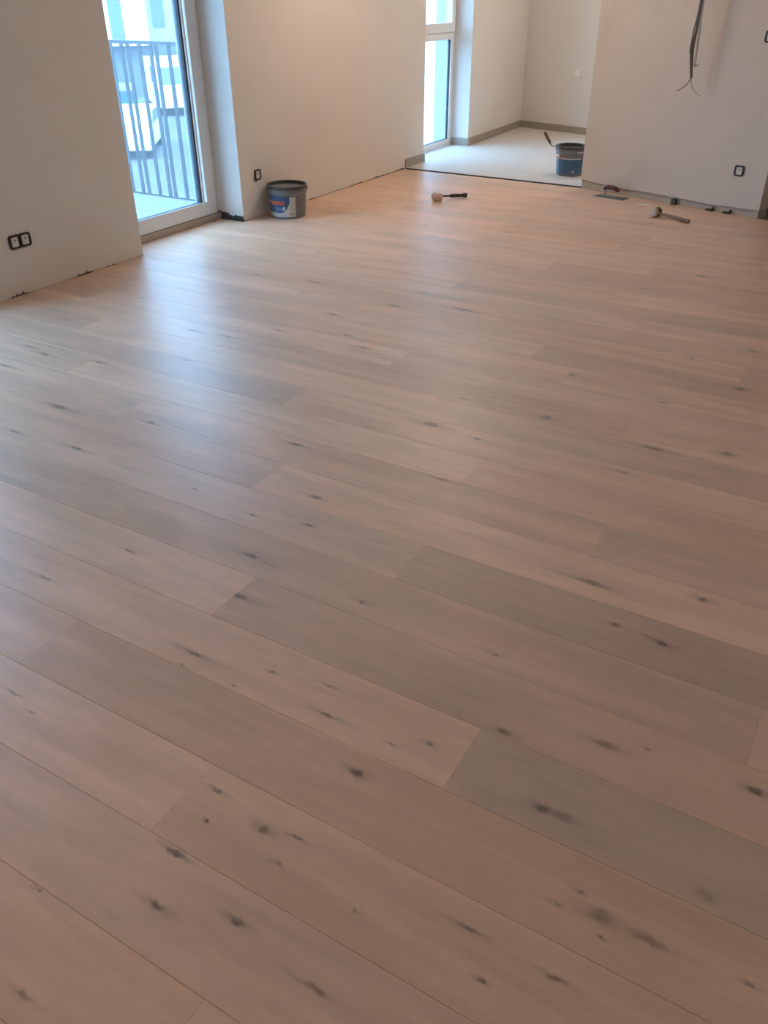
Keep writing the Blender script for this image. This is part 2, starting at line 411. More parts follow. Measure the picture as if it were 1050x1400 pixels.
# knots seen in the photograph: pixel, length and width in pixels, darkness
KNOTS_PX = [
 (342,759,26,9,.7),(368,772,22,5,.35),(325,814,34,14,.65),(495,823,16,10,.6),(62,790,26,8,.55),(175,753,16,7,.5),(373,919,12,8,.7),
 (267,894,30,8,.65),(250,910,10,6,.6),(320,938,10,7,.5),(452,938,24,6,.45),(447,978,30,8,.6),(487,1056,22,16,.8),(42,973,10,8,.5),(20,948,18,6,.4),
 (297,1081,18,10,.65),(360,1134,18,20,.8),(407,1146,20,8,.6),(281,1122,6,5,.8),(378,1180,13,10,.5),(240,1166,26,14,.85),(215,1239,28,18,.85),
 (323,1260,22,18,.85),(51,1216,6,6,.7),(32,1361,28,16,.55),(430,1352,70,14,.5),(487,1245,8,6,.4),(742,1106,30,20,.75),(772,1118,40,18,.4),
 (828,1018,46,14,.6),(690,1001,22,14,.6),(587,1017,13,10,.6),(535,1018,12,5,.4),(793,1220,14,11,.65),(760,1235,14,14,.3),(822,1252,44,30,.55),
 (885,1284,70,20,.5),(640,1270,36,10,.65),(657,1340,14,12,.85),(760,1338,34,14,.6),(965,1225,30,26,.3),(1027,1347,22,10,.5),(1033,1081,26,14,.85),
 (822,1281,6,5,.7),(810,797,48,9,.65),(962,820,18,10,.7),(840,854,16,9,.6),(905,880,22,10,.75),(890,872,40,8,.35),(677,895,14,7,.4),(886,1024,12,6,.4),
 (590,580,28,12,.7),(652,600,12,5,.6),(893,613,34,8,.55),(995,621,20,10,.6),(748,571,20,10,.5),(635,545,12,5,.4),(605,656,34,6,.45),(1012,532,16,8,.6),
 (945,490,14,6,.4),(632,423,26,6,.5),(780,512,16,6,.35),(850,645,22,6,.35),(905,550,12,6,.4),
 (80,556,24,12,.65),(105,613,20,8,.6),(20,590,18,8,.5),(60,484,20,8,.6),(40,474,18,7,.5),(8,500,20,7,.65),(135,495,26,7,.5),(193,407,12,5,.55),
 (265,452,20,8,.5),(310,460,16,6,.4),(256,493,10,5,.5),(207,578,16,7,.6),(405,608,26,7,.6),(432,680,22,8,.65),(423,718,13,8,.7),(345,704,16,6,.5),
 (265,669,7,5,.5),(455,430,14,5,.65),(474,458,12,5,.5),(496,475,16,5,.5),(540,418,16,6,.65),(430,386,20,6,.55),(415,400,10,4,.4),(90,437,14,5,.35),
 (380,452,14,6,.3),(525,490,10,4,.3),(1030,480,16,5,.4),(960,378,16,5,.45),(700,318,16,4,.35),(500,366,22,4,.4),(580,400,14,4,.35),(880,395,16,4,.35),
 (610,345,12,3,.3),(720,380,16,4,.3),(470,345,12,3,.35),(350,375,14,4,.4),(330,345,12,3,.35),(255,395,12,4,.3)]
ROW0, ROW_W, PL = 0.480, 0.2045, 2.05
def px_scale(p):
    def pr(q):
        d = q - CAM; w = d.dot(FWD); return Vector((F_PX*d.dot(RIGHT)/w, F_PX*d.dot(UP)/w))
    a = pr(p); e = 0.01
    return (pr(p+Vector((e,0,0)))-a).length/e, (pr(p+Vector((0,e,0)))-a).length/e
KNOTS = []
for px, py, l, w, s in KNOTS_PX:
    p = on_floor(px, py); sx, sy = px_scale(p)
    lx = 0.5*l/sx*1.05; ly = max(0.5*w/sy*0.8, 0.005)
    KNOTS.append((p.x, p.y, max(lx, 0.006), min(ly, lx*1.3), s))
# one visible end joint per row, and the tones seen left and right of it
ROW_END = {-1:-0.658, 0:-1.9, 1:-0.985, 2:-1.656, 3:-0.497, 4:-1.343, 5:-1.975, 6:-0.976, 7:-1.683, 8:-2.55, 9:-1.05, 10:-2.005, 11:-1.45,
           12:-2.7, 13:-1.82, 14:-3.1, 15:-1.275, 16:-2.4, 17:-1.6, 18:-3.0, 19:-2.1, 20:-1.2, 21:-2.7, 22:-1.75, 23:-3.2, 24:-2.45, 25:-1.5, 26:-2.24}
TONES = {(-1,0):.96, (-1,1):1.03, (0,0):1.0, (0,1):.99, (1,0):1.06, (1,1):.97, (2,0):1.06, (2,1):.92, (3,0):1.07, (3,1):.86, (4,0):1.08, (4,1):.93,
         (5,-1):.97, (5,0):.88, (5,1):.93, (5,2):1.04, (6,0):1.03, (6,1):.83, (7,0):.93, (7,1):1.08, (8,0):.97, (8,1):.95, (9,0):1.07, (9,1):.96, (10,0):.88, (10,1):1.03,
         (11,-1):.88, (11,0):1.05, (11,1):.97, (12,0):1.04, (12,1):.92, (13,0):1.08, (13,1):.96, (14,0):.98, (14,1):1.0, (15,0):1.04, (15,1):.88,
         (16,1):.97, (17,1):.95, (18,1):1.05, (19,1):.9, (20,0):.97, (20,1):1.08, (21,1):.93}
TINT = {(3,1):-.05, (6,1):-.02, (0,0):-.03, (0,1):-.02, (5,0):-.03, (1,1):.015, (2,1):.02, (7,1):.015, (10,0):-.02}
def clip(poly, n, d):
    """keep n.p <= d"""
    out = []
    for i in range(len(poly)):
        a, b = poly[i], poly[(i+1) % len(poly)]
        da, db = n[0]*a[0]+n[1]*a[1]-d, n[0]*b[0]+n[1]*b[1]-d
        if da <= 0: out.append(a)
        if (da < 0 < db) or (db < 0 < da):
            t = da/(da-db); out.append((a[0]+(b[0]-a[0])*t, a[1]+(b[1]-a[1])*t))
    return out
THR_A, THR_B = (-4.2, 7.585), (-2.39, 7.545)         # front edge of the boards at the tiled recess
def plank(poly, row, idx):
    ya, yb = ROW0 + ROW_W*row, ROW0 + ROW_W*(row+1)
    cx = sum(p[0] for p in poly)/len(poly); cy = (ya+yb)/2
    gap, bev, th = 0.0003, 0.0008, 0.0145
    top, mid, bot = [], [], []
    for x, y in poly:
        s = 1 if abs(y-ya) < 1e-6 else (-1 if abs(y-yb) < 1e-6 else 0)
        top.append((x-cx, y+s*(gap+bev)-cy, 0)); mid.append((x-cx, y+s*gap-cy, -bev if s else 0)); bot.append((x-cx, y+s*gap-cy, -th))
    n = len(poly)
    v = top + mid + bot
    f = [tuple(range(n))]
    for a, b in ((0, n), (n, 2*n)):
        for i in range(n):
            j = (i+1) % n
            f.append((a+i, b+i, b+j, a+j))
    xs = [p[0] for p in poly]
    kn = [k for k in KNOTS if ya-0.004 <= k[1] <= yb+0.004 and min(xs) <= k[0] <= max(xs)]
    r = random.Random(row*37 + idx*101 + 7)
    tone = 1 + 0.8*(-1 + TONES.get((row, idx), r.choice((0.9, 0.94, 0.97, 1.0, 1.02, 1.05, 1.08))))
    tint = TINT.get((row, idx), r.uniform(-0.025, 0.025))
    if row > 24 or row < -3:
        for _ in range(r.randint(1, 3)):
            kn.append((r.uniform(min(xs), max(xs)), r.uniform(ya+.03, yb-.03), r.uniform(.015,.035), r.uniform(.007,.014), r.uniform(.3,.6)))
    o = link_mesh('plank', v, f, plank_material(tone, tint, r.uniform(0, 40), kn, (cx, cy)), floor)
    o.location = (cx, cy, 0)
nrow = 0
for row in range(-14, 35):
    ya, yb = ROW0 + ROW_W*row, ROW0 + ROW_W*(row+1)
    r = random.Random(row*13+3)
    e0 = ROW_END.get(row, -r.uniform(0.9, 3.1))
    x0 = XL + 0.001
    if ya >= D0-0.03 and yb <= D1+0.01: x0 = XF + 0.02
    i0 = -3
    for idx in range(-3, 5):
        a, b = e0 + (idx-1)*PL, e0 + idx*PL
        a, b = max(a, x0), min(b, 3.04)
        if b - a < 0.03: continue
        g = 0.0002
        poly = [(a+g, ya), (b-g, ya), (b-g, yb), (a+g, yb)]
        if row == 17 and a == x0: poly = [(XL+.001, ya), (b-g, ya), (b-g, yb), (XF+.02, yb), (XF+.02, D0+.008), (XL+.006, D0+.008)]
        if row == 22 and a == x0: poly = [(XF+.02, ya), (b-g, ya), (b-g, yb), (XL+.001, yb), (XL+.006, D1-.008), (XF+.02, D1-.008)]
        if row > 25:
            inwall = WA.x - 0.02
            # boards stop at the slanted partition and at the tiled recess
            door_a = (WA + WD*(LW+0.0))
            if b > WA.x:
                d = -(WN.x*(WA.x+WN.x*0.006) + WN.y*(WA.y+WN.y*0.006))
                poly = clip(poly, (-WN.x, -WN.y), d)
            if poly and row >= 33:
                nx, ny = -(THR_B[1]-THR_A[1]), THR_B[0]-THR_A[0]
                l = math.hypot(nx, ny); nx /= l; ny /= l
                poly = clip(poly, (nx, ny), nx*THR_A[0]+ny*THR_A[1])
        if len(poly) < 3 or max(p[0] for p in poly)-min(p[0] for p in poly) < 0.02: continue
        plank(poly, row, idx)
# tiled recess
tile_front = on_floor(557, 229.0), on_floor(794, 253.5)
pA, pB = Vector((XL, 7.612, 0)), Vector((-2.35, 7.575, 0))
kB = KA + kd*3.2
tile_poly = [(pA.x, pA.y), (pB.x, pB.y), ((WA+WD*1.0-WN*.15).x, (WA+WD*1.0-WN*.15).y), (kB.x, kB.y-.0), (KA.x, KA.y), (-4.27, V1), (XF, V1), (XF, V0), (XL, V0)]
floor_tiles = struct(MB().prism(tile_poly, 'z', -0.0145, 0.008).build('floor_tiled', M['tile']))
MB().prism([(pA.x+.02, pA.y-.010), (pB.x, pB.y-.010), (pB.x, pB.y-.0005), (pA.x+.02, pA.y-.0005)], 'z', -0.0144, 0.0065).build('gap_shade_strip', M['gap_shade'], floor_tiles)  # strip standing in for the dark gap between boards and tiles
def skirt(a, b, h=0.085, t=0.012):
    a, b = Vector(a), Vector(b); d = (b-a).normalized(); n = Vector((d.y, -d.x))*t
    return MB().prism([tuple(a), tuple(b), tuple(b+n), tuple(a+n)], 'z', 0.008, h)
for nm, a, b in (('baseboard_left', (-4.268, V1-.012), (KA.x, KA.y)), ('baseboard_back', (KA.x, KA.y), ((KA+kd*3).x, (KA+kd*3).y)),
                 ('baseboard_reveal', (XF, V1), (-4.268, V1)), ('baseboard_end', (XL, 7.62), (XL, V0)), ('baseboard_near', (XL+.012, V0), (XF, V0))):
    s = skirt(a, b)
    struct(s.build(nm, M['skirting']))

# ------------------------------------------------------------------ balcony door and recess window
def ring(y0, y1, z0, z1, w, x0, x1, wb=None):
    """rectangular frame in the window plane; w = width of stiles, wb = of bottom rail"""
    wb = wb or w
    return MB().box(x0, x1, y0, y0+w, z0, z1).box(x0, x1, y1-w, y1, z0, z1).box(x0, x1, y0+w, y1-w, z0, z0+wb).box(x0, x1, y0+w, y1-w, z1-w, z1)
def balcony_door(name, D0, D1):
    d1 = struct(ring(D0, D1, 0.0, 2.22, 0.052, XF-0.07, XF-0.012).build(name, M['pvc']))
    sy0, sy1, sz0, sz1 = D0+0.03, D1-0.03, 0.050, 2.19
    ring(sy0, sy1, sz0, sz1, 0.098, XF-0.065, XF).build('sash', M['pvc'], d1)
    gy0, gy1, gz0, gz1 = D0+0.17, D1-0.172, 0.136, 2.05
    ring(gy0-0.016, gy1+0.016, gz0-0.016, gz1+0.016, 0.017, XF-0.05, XF+0.004).build('glazing_bead', M['pvc'], d1)
    ring(gy0-0.006, gy1+0.006, gz0-0.006, gz1+0.006, 0.020, XF-0.055, XF-0.010).build('gasket', M['gasket'], d1)
    MB().box(XF-0.034, XF-0.030, gy0-0.004, gy1+0.004, gz0-0.004, gz1+0.004).build('pane', M['glass'], d1)
    MB().box(XF-0.07, XF+0.016, D0, D1, -0.010, 0.046).build('threshold', M['sill'], d1)
    hb = MB().rbox(XF, XF+0.012, sy0+0.03, sy0+0.06, 1.0, 1.14, 0.003).tube([(XF+.012, sy0+.045, 1.09), (XF+.05, sy0+.045, 1.09), (XF+.055, sy0+.045, 1.08), (XF+.055, sy0+.045, 0.97)], .009)
    hb.build('handle', M['pvc'], d1)
balcony_door('door_1', D0, D1)
balcony_door('door_2', N0, N1)
w2 = struct(ring(V0, V1, 0.008, 2.22, 0.045, XF-0.07, XF-0.012).build('window_1', M['pvc']))
MB().box(XF-0.07, XF-0.012, V0+.045, V1-.045, 1.055, 1.125).build('transom', M['pvc'], w2)
# lower fixed light
ring(V0+.04, V1-.04, 0.030, 1.115, 0.045, XF-0.05, XF-0.006).build('glazing_bead', M['pvc'], w2)
ring(V0+.08, V1-.08, 0.070, 1.080, 0.009, XF-0.045, XF-0.015).build('gasket', M['gasket'], w2)
MB().box(XF-0.034, XF-0.030, V0+.085, V1-.085, 0.075, 1.075).build('pane', M['glass'], w2)
# upper opening sash
ring(V0+.03, V1-.03, 1.125, 2.19, 0.075, XF-0.06, XF+0.006).build('sash', M['pvc'], w2)
ring(V0+.10, V1-.10, 1.195, 2.12, 0.016, XF-0.045, XF+0.010).build('sash_bead', M['pvc'], w2)
MB().box(XF-0.034, XF-0.030, V0+.10, V1-.10, 1.195, 2.12).build('pane', M['glass'], w2)

# ------------------------------------------------------------------ sockets and switches
def socket_parts(root, y_off, normal_local=True):
    """frame in the local xz plane, facing -y"""
    ring_ = MB()
    s, t = 0.038, 0.0235
    o = [(-s+.010,-s),(s-.010,-s),(s,-s+.010),(s,s-.010),(s-.010,s),(-s+.010,s),(-s,s-.010),(-s,-s+.010)]
    i = [(-t,-t-.003),(t,-t-.003),(t,-t),(t,t),(t,t+.003),(-t,t+.003),(-t,t),(-t,-t)]
    v = []; f = []
    for y in (0, -0.009):
        v += [(a+y_off, y, b) for a, b in o] + [(a+y_off, y, b) for a, b in i]
    for k in range(8):
        j = (k+1) % 8
        f += [(16+k, 16+j, 24+j, 24+k), (k, j, 16+j, 16+k), (8+k, 24+k, 24+j, 8+j)]
    ring_.add(v, f)
    ring_.build('mounting_frame', M['black'], root)
    for sx in (-1, 1):
        MB().lathe([(0.0035, 0), (0.0035, 0.002)], 8).xf(Matrix.Translation((y_off, -0.009, sx*0.031)) @ Matrix.Rotation(math.pi/2, 4, 'X')).build('screw', M['insert_mark'], root)
    ins = MB().rbox(y_off-t, y_off+t, -0.007, 0.002, -t-.003, t+.003, 0.0012).build('insert', M['insert'], root)
    MB().prism([(y_off-.011, .013), (y_off+.004, .016), (y_off+.009, .010), (y_off+.002, .001), (y_off-.001, -.004), (y_off-.003, .006)], 'y', -0.0078, -0.0065).build('terminal_mark', M['insert_mark'], ins)
def socket_at(p, normal, label, n=1):
    ang = math.atan2(normal.x, -normal.y)
    t = thing('wall_socket', label, 'socket', tuple(p), ang)
    if n == 1: socket_parts(t, 0)
    else:
        for k in range(n): socket_parts(t, (k-(n-1)/2)*0.071)
    return t
NX = Vector((1, 0, 0))
socket_at(Vector((XL+.001, 3.062, 0.299)), NX, 'double uncovered socket insert in black frames low on plaster near balcony door', 2)
socket_at(Vector((XL+.001, 5.274, 0.308)), NX, 'single uncovered socket insert on the wall above the grey bucket by the balcony door')
q = on_line(1011, 233.5, WA+WN*.012, WB+WN*.012)
socket_at(q + WN*.001, WN, 'single uncovered socket insert low on the patchy wall beside the dark doorway')
q = on_line(1054, 50, WA+WN*.012, WB+WN*.012)
q = WA + WN*.012 + WD*min((q-WA).dot(WD), LW-.05) + Vector((0,0,q.z))
socket_at(q + WN*.001, WN, 'uncovered switch insert in a black frame on the patchy wall right of the hanging cables')
q = on_line(790.5, 100, KA, KA+kd)
sw = thing('light_switch', 'white light switch plate on the far wall of the tiled recess', 'switch', tuple(q + WN*.001), math.atan2(WN.x, -WN.y))
MB().rbox(-.041, .041, -.010, 0, -.041, .041, .003).build('plate', M['switch_white'], sw)
MB().rbox(-.030, .030, -.014, -.009, -.030, .030, .002).build('rocker', M['switch_white'], sw)

# ------------------------------------------------------------------ bare bulbs under the ceiling, with added fill bulbs
def bulb_mat(power):
    m, nt, b = newmat('lit_bulb')
    b.inputs['Base Color'].default_value = (1, 1, 1, 1)
    b.inputs['Emission Color'].default_value = (*LAMP_COLOR, 1); b.inputs['Emission Strength'].default_value = power
    return m
LAMPS = [((-2.80, 6.15), LAMP_FAR, .40, 'bare lit bulb hanging on a cord nearest the cable bundle'),
         ((-3.10, 6.28), LAMP_FAR, .40, 'bare lit bulb hanging on a cord nearest the recess window'),
         ((-1.5, -0.9), FILL_NEAR, .10, 'added unseen fill bulb on a short black cord at the near end of the room'),  # added behind the camera as fill for the foreground boards
         ((-2.3, 9.3), LAMP_RECESS, .10, 'bare lit bulb on a short black cord above the tiled recess'),
         ((1.5, 4.6), FILL_SIDE, .10, 'added unseen fill bulb on a short black cord by the windowless side wall')]  # added out of frame as fill for the window wall and middle boards
for (x, y), power, drop_, lab in LAMPS:
    t = thing('bare_bulb_lamp', lab, 'lamp', (x, y, H_ROOM), 0, 'bare bulbs on the ceiling')
    dz = drop_ - .10
    MB().lathe([(.045, 0), (.045, -.012), (.02, -.03)], 20).build('ceiling_rose', M['black'], t, True)
    MB().tube([(0,0,-.02), (0,0,-.10-dz)], .004).build('cord', M['black'], t)
    MB().lathe([(.008, -.09-dz), (.022, -.10-dz), (.022, -.145-dz), (.018, -.15-dz)], 16).build('lampholder', M['black'], t, True)
    prof = [(.014, -.145)] + [(.036*math.sin(a), -.195+.036*math.cos(a)) for a in [math.radians(d) for d in (25, 45, 65, 90, 115, 140, 160)]] + [(.002, -.231)]
    MB().lathe([(a_, b_-dz) for a_, b_ in prof], 14).build('bulb', bulb_mat(power), t, True)

# ------------------------------------------------------------------ buckets
M['pail'] = mat('grey_pail_plastic', (0.17, 0.165, 0.17), 0.45, noise=0.12, nscale=9)
M['pail_in'] = mat('grey_lid_plastic', (0.20, 0.205, 0.205), 0.55, noise=0.2, nscale=14)
M['pail_rim'] = mat('dark_pail_rim', (0.05, 0.055, 0.055), 0.4)
M['lab_blue'] = mat('blue_label_print', (0.025, 0.085, 0.20), 0.35, noise=0.15, nscale=14)
M['lab_blue2'] = mat('pale_blue_label_print', (0.11, 0.19, 0.36), 0.35, noise=0.2, nscale=30)
M['lab_teal'] = mat('teal_blue_print', (0.055, 0.125, 0.225), 0.35, noise=0.15, nscale=14)
M['lab_teal2'] = mat('deep_teal_print', (0.04, 0.10, 0.165), 0.35, noise=0.2, nscale=20)
M['lab_white'] = mat('white_label_print', (0.58, 0.57, 0.55), 0.4, noise=0.1, nscale=25)
M['lab_red'] = mat('red_label_print', (0.45, 0.09, 0.075), 0.35, noise=0.1)
M['lab_orange'] = mat('orange_label_print', (0.60, 0.20, 0.10), 0.35)
M['wire'] = mat('galvanised_wire', (0.45, 0.45, 0.44), 0.35, metal=0.8)
def shell(prof_out, rbot, name, m, parent, n=48): return MB().lathe(prof_out, n, cap0=True, cap1=True).build(name, m, parent, True)
def patch(rfun, a0, a1, zlo, zhi, name, m, parent, n=14, off=0.0008):
    """thin label on the side of a pail; angles in degrees from the pail's local -y, bounds are functions of angle"""
    v = []; f = []
    for i in range(n+1):
        a = a0 + (a1-a0)*i/n; th = math.radians(a) - math.pi/2
        for z in (zlo(a), zhi(a)):
            r = rfun(z) + off; v.append((r*math.cos(th), r*math.sin(th), z))
    for i in range(n): f.append((2*i, 2*i+2, 2*i+3, 2*i+1))
    return link_mesh(name, v, f, m, parent, True)
K = lambda c: (lambda a: c)
def pail(name, label, loc, h, r0, r1, face):
    t = thing(name, label, 'bucket', loc, face)
    rf = lambda z: r0 + (r1-r0)*z/h
    prof = [(r0-.006, 0), (r0, .004), (rf(h*.72), h*.72), (rf(h*.72)+.007, h*.74), (rf(h*.78)+.007, h*.78), (rf(h*.80)+.001, h*.80), (rf(h*.93), h*.93),
            (rf(h*.93)-.004, h*.93), (rf(.02)-.004, .012), (.002, .012)]
    MB().lathe(prof, 48, cap0=True, cap1=True).build('body', M['pail'], t, True)
    rr = rf(h)
    MB().lathe([(rr-.007, h*.90), (rr+.004, h*.90), (rr+.007, h*.925), (rr+.006, h*.99), (rr+.002, h), (rr-.006, h), (rr-.008, h*.985), (rr-.007, h*.90)], 48, False, False).build('rim', M['pail_rim'], t, True)
    for s in (-1, 1):
        MB().lathe([(.012, -.004), (.012, .008), (.006, .010)], 12).xf(Matrix.Translation((s*(rf(h*.85)+.001), 0, h*.86)) @ Matrix.Rotation(s*math.pi/2, 4, 'Y')).build('handle_lug', M['pail_rim'], t)
    return t, rf
def facing(loc): return math.atan2(-loc[0], loc[1]) if False else math.atan2(loc[0], -loc[1]) + math.pi
def face_cam(loc):
    d = Vector((-loc[0], -loc[1])); return math.atan2(d.x, -d.y)   # rotation that turns local -y to the camera
b1 = (-4.056, 5.405, 0.0)
t, rf = pail('adhesive_bucket', 'grey lidded bucket with blue, red and white label against the wall by the balcony door', b1, 0.238, 0.134, 0.152, face_cam(b1))
def curve_blue(a): return 0.047 if a < -22 else 0.047 + 0.075*((a+22)/27)**2
patch(rf, -100, 24, K(.014), K(.165), 'label_white', M['lab_white'], t, 24)
bl = patch(rf, -100, 5, curve_blue, K(.170), 'label_blue', M['lab_blue'], t, 30, .0016)
patch(rf, -66, -11, K(.104), K(.134), 'label_red_band', M['lab_red'], t, 12, .0024)
patch(rf, -82, -62, lambda a: .112, lambda a: .134, 'label_logo', M['lab_white'], t, 6, .0028)
patch(rf, -46, -14, lambda a: .060, lambda a: .088, 'label_print', M['lab_blue2'], t, 8, .0022)
patch(rf, -17, -10, lambda a: .066, lambda a: .092, 'label_mark', M['lab_white'], t, 4, .0026)
for z, a0, a1 in ((.125,-58,-48), (.125,-46,-38), (.125,-36,-24), (.113,-58,-40), (.113,-38,-30)):
    patch(rf, a0, a1, K(z-.003), K(z+.003), 'label_print', M['lab_orange'], t, 3, .0030)
for z in (.03, .036, .042): patch(rf, 6, 19, K(z), K(z+.003), 'label_print', M['insert_mark'], t, 3, .0018)
MB().lathe([(.1435, .205), (.1435, .214), (.134, .214), (.131, .210), (.05, .211), (.002, .212)], 40, True, True).build('lid', M['pail_in'], t, True)
bail = [(math.cos(a)*.160, -math.sin(a)*.150-.010, .205-.045*math.sin(a)) for a in [math.pi*k/16 for k in range(17)]]
b2 = (-2.683, 8.065, 0.008)
t, rf = pail('tool_bucket', 'dark grey and blue bucket standing on the tiles with a brush handle over its rim', b2, 0.258, 0.124, 0.142, face_cam(b2))
patch(rf, -80, 70, K(.022), K(.150), 'label_blue', M['lab_teal'], t, 24)
patch(rf, -30, 62, lambda a: .06+.02*math.sin(a*.05), K(.144), 'label_print', M['lab_teal2'], t, 14, .0016)
patch(rf, -62, -36, K(.150), K(.166), 'label_red_band', M['lab_orange'], t, 8, .0016)
patch(rf, -36, 45, K(.150), K(.159), 'label_stripe', M['lab_white'], t, 12, .0016)
patch(rf, 8, 20, lambda a: .034, lambda a: .034+.022*max(0, 1-abs(a-14)/6), 'label_mark', M['lab_white'], t, 6, .0020)
for a0, a1 in ((26,30), (31,35), (36,40), (41,46), (47,50)): patch(rf, a0, a1, K(.196), K(.214), 'label_print', M['lab_white'], t, 2, .0016)
patch(rf, -72, -50, K(.168), K(.205), 'splash', M['lab_white'], t, 6, .0012)

# long-handled brush leaning in that bucket
M['oldwood'] = mat('worn_brown_wood', (0.17, 0.105, 0.07), 0.6, noise=0.25, nscale=30)
M['steel'] = mat('dull_steel', (0.30, 0.30, 0.29), 0.38, metal=0.85, noise=0.15)
rt = Vector((RIGHT.x, RIGHT.y, 0)).normalized()
rimp = Vector(b2) - rt*0.140 + Vector((0, 0, .264))
br = thing('trowel', 'trowel with a worn wooden handle and bent steel neck hung over the bucket rim', 'trowel', tuple(rimp))
fw = Vector((-rt.y, rt.x, 0))
MB().tube([-rt*.070+Vector((0,0,.010)), -rt*.052+Vector((0,0,-.012)), -rt*.032+Vector((0,0,-.020)), -rt*.012+Vector((0,0,-.008)), rt*.010+Vector((0,0,.004)), rt*.045+Vector((0,0,-.03))], .0055).build('neck', M['steel'], br, True)
hd = (-rt*.075 + Vector((0,0,.115)))
h0 = -rt*.066 + Vector((0,0,.008)); h1 = -rt*.130 + Vector((0,0,.108))
MB().tube([h0, h0.lerp(h1,.1), h0.lerp(h1,.5), h0.lerp(h1,.9), h1], [.009, .013, .0145, .014, .009], 12).build('handle', M['oldwood'], br, True)
bl_ = MB().prism([(-.045, 0), (.045, 0), (.03, -.16), (-.03, -.16)], 'y', -.001, .001)
bl_.xf(Matrix.Translation(rt*.05 + Vector((0,0,-.03))) @ Matrix.Rotation(math.atan2(fw.y, fw.x), 4, 'Z')).build('blade', M['steel'], br)

# ------------------------------------------------------------------ tools on the boards
M['rubber'] = mat('pale_rubber', (0.60, 0.47, 0.38), 0.6, noise=0.12, nscale=30)
M['rubber_dark'] = mat('brown_rubber', (0.13, 0.095, 0.075), 0.6, noise=0.15)
M['grip'] = mat('dark_brown_grip', (0.022, 0.014, 0.012), 0.45)
M['shaft'] = mat('dark_shaft', (0.055, 0.03, 0.022), 0.4)
M['palewood'] = mat('weathered_wood', (0.20, 0.135, 0.10), 0.55, noise=0.2, nscale=20)
def mallet(label, head, end, r, hl, head_parts, grip):
    """lies on the floor: head on its side, handle towards end"""
    d = Vector((end[0]-head[0], end[1]-head[1], 0)); L = d.length
    t = thing('rubber_mallet', label, 'mallet', (head[0], head[1], 0), math.atan2(d.y, d.x))
    up = Matrix.Translation((0, 0, r)) @ Matrix.Rotation(math.pi/2, 4, 'X')   # head axis along local y
    for (a, b, m, nm) in head_parts:
        MB().lathe([(r-.006, a), (r, a+.005), (r+.001, (a+b)/2), (r, b-.005), (r-.006, b)], 28).xf(up).build(nm, m, t, True)
    drop = lambda x: r - (r-.016)*min(1, x/L)
    if grip:
        MB().tube([(r-.006, 0, drop(0)), (L*.48, 0, drop(L*.45))], .0075, 10).build('shaft', M['shaft'], t, True)
        xs = [.42, .46, .60, .74, .82, .90, .97, 1.0]; rs = [.009, .0145, .0155, .0135, .0125, .017, .018, .012]
        MB().tube([(L*x, 0, drop(L*x)+.002) for x in xs], rs, 12).build('grip', M['grip'], t, True)
    else:
        xs = [.10, .3, .5, .7, .9, .985, 1.0]; rs = [.0095, .0105, .0125, .0145, .0150, .0145, .010]
        MB().tube([(L*x, 0, drop(L*x)) for x in xs], rs, 12).build('handle', M['palewood'], t, True)
    return t
h = on_floor(597.5, 274.5); e = on_floor(638, 269.5)
mallet('pale rubber mallet with a dark brown grip lying in front of the tiled recess', (h.x, h.y), (e.x, e.y), .034, .1, [(-.044, .044, M['rubber'], 'head')], True)
h = on_floor(895, 296); e = on_floor(942, 306)
mallet('two-tone mallet with a plain wooden handle lying before the patchy wall', (h.x, h.y), (e.x, e.y), .033, .1, [(.0, .046, M['rubber'], 'head'), (-.046, .0, M['rubber_dark'], 'dark_face')], False)
# finishing trowel
M['trowel_red'] = mat('dark_red_grip', (0.085, 0.011, 0.009), 0.4)
ta, tb = on_floor(815, 266.5), on_floor(857, 273.0)
tc_ = (ta+tb)/2; td = (tb-ta)
t = thing('plastering_trowel', 'plastering float with a dark red handle lying at the foot of the patchy wall', 'trowel', (tc_.x, tc_.y, 0), math.atan2(td.y, td.x))
M['plate'] = mat('greenish_steel_plate', (0.15, 0.165, 0.14), 0.45, metal=0.4, noise=0.25, nscale=25)
MB().rbox(-.140, .140, -.060, .060, .0, .003, .0012).build('blade', M['plate'], t)
MB().rbox(-.110, .110, -.010, .010, .003, .011, .003).build('spine', M['steel'], t)
MB().tube([(-.062, 0, .010), (-.062, 0, .050), (-.058, 0, .066)], .007, 10).build('neck', M['steel'], t, True)
MB().tube([(-.078, 0, .058), (-.068, 0, .070), (-.04, 0, .078), (0, 0, .078), (.04, 0, .070), (.055, 0, .058), (.058, 0, .050)], [.010, .0165, .0185, .0185, .018, .0165, .011], 14).build('handle', M['trowel_red'], t, True)
# scrap of paper and black spacers
p = on_floor(880, 281.2)
v = []; f = []
for i in range(7):
    for j in range(4):
        v.append(((i/6-.5)*.085, (j/3-.5)*.05*(1-.35*abs(i/6-.5)), .002+.006*_tab[i*4+j]))
for i in range(6):
    for j in range(3): f.append((i*4+j, (i+1)*4+j, (i+1)*4+j+1, i*4+j+1))
scr = link_mesh('paper_scrap', v, f, mat('white_paper', (0.85, 0.83, 0.80), 0.7), None)
sm = scr.modifiers.new('thick', 'SOLIDIFY'); sm.thickness = .0015
scr.location = (p.x, p.y, 0.0); tag(scr, 'small white scrap of crumpled paper on the boards beside the two-tone mallet', 'paper')
wang = math.atan2(WD.y, WD.x)
q = on_line(921, 276, WA+WN*.03, WB+WN*.03)
t = thing('junction_plug', 'small black plastic connector block standing at the foot of the patchy wall', 'connector', (q.x, q.y, 0), wang)
MB().rbox(-.021, .021, -.018, .018, 0, .046, .004).build('body', M['black'], t)
for s in (-1, 1):
    for z in (.013, .033): MB().rbox(s*.010-.005, s*.010+.005, -.021, -.016, z-.006, z+.006, .001).build('slot', M['insert_mark'], t)
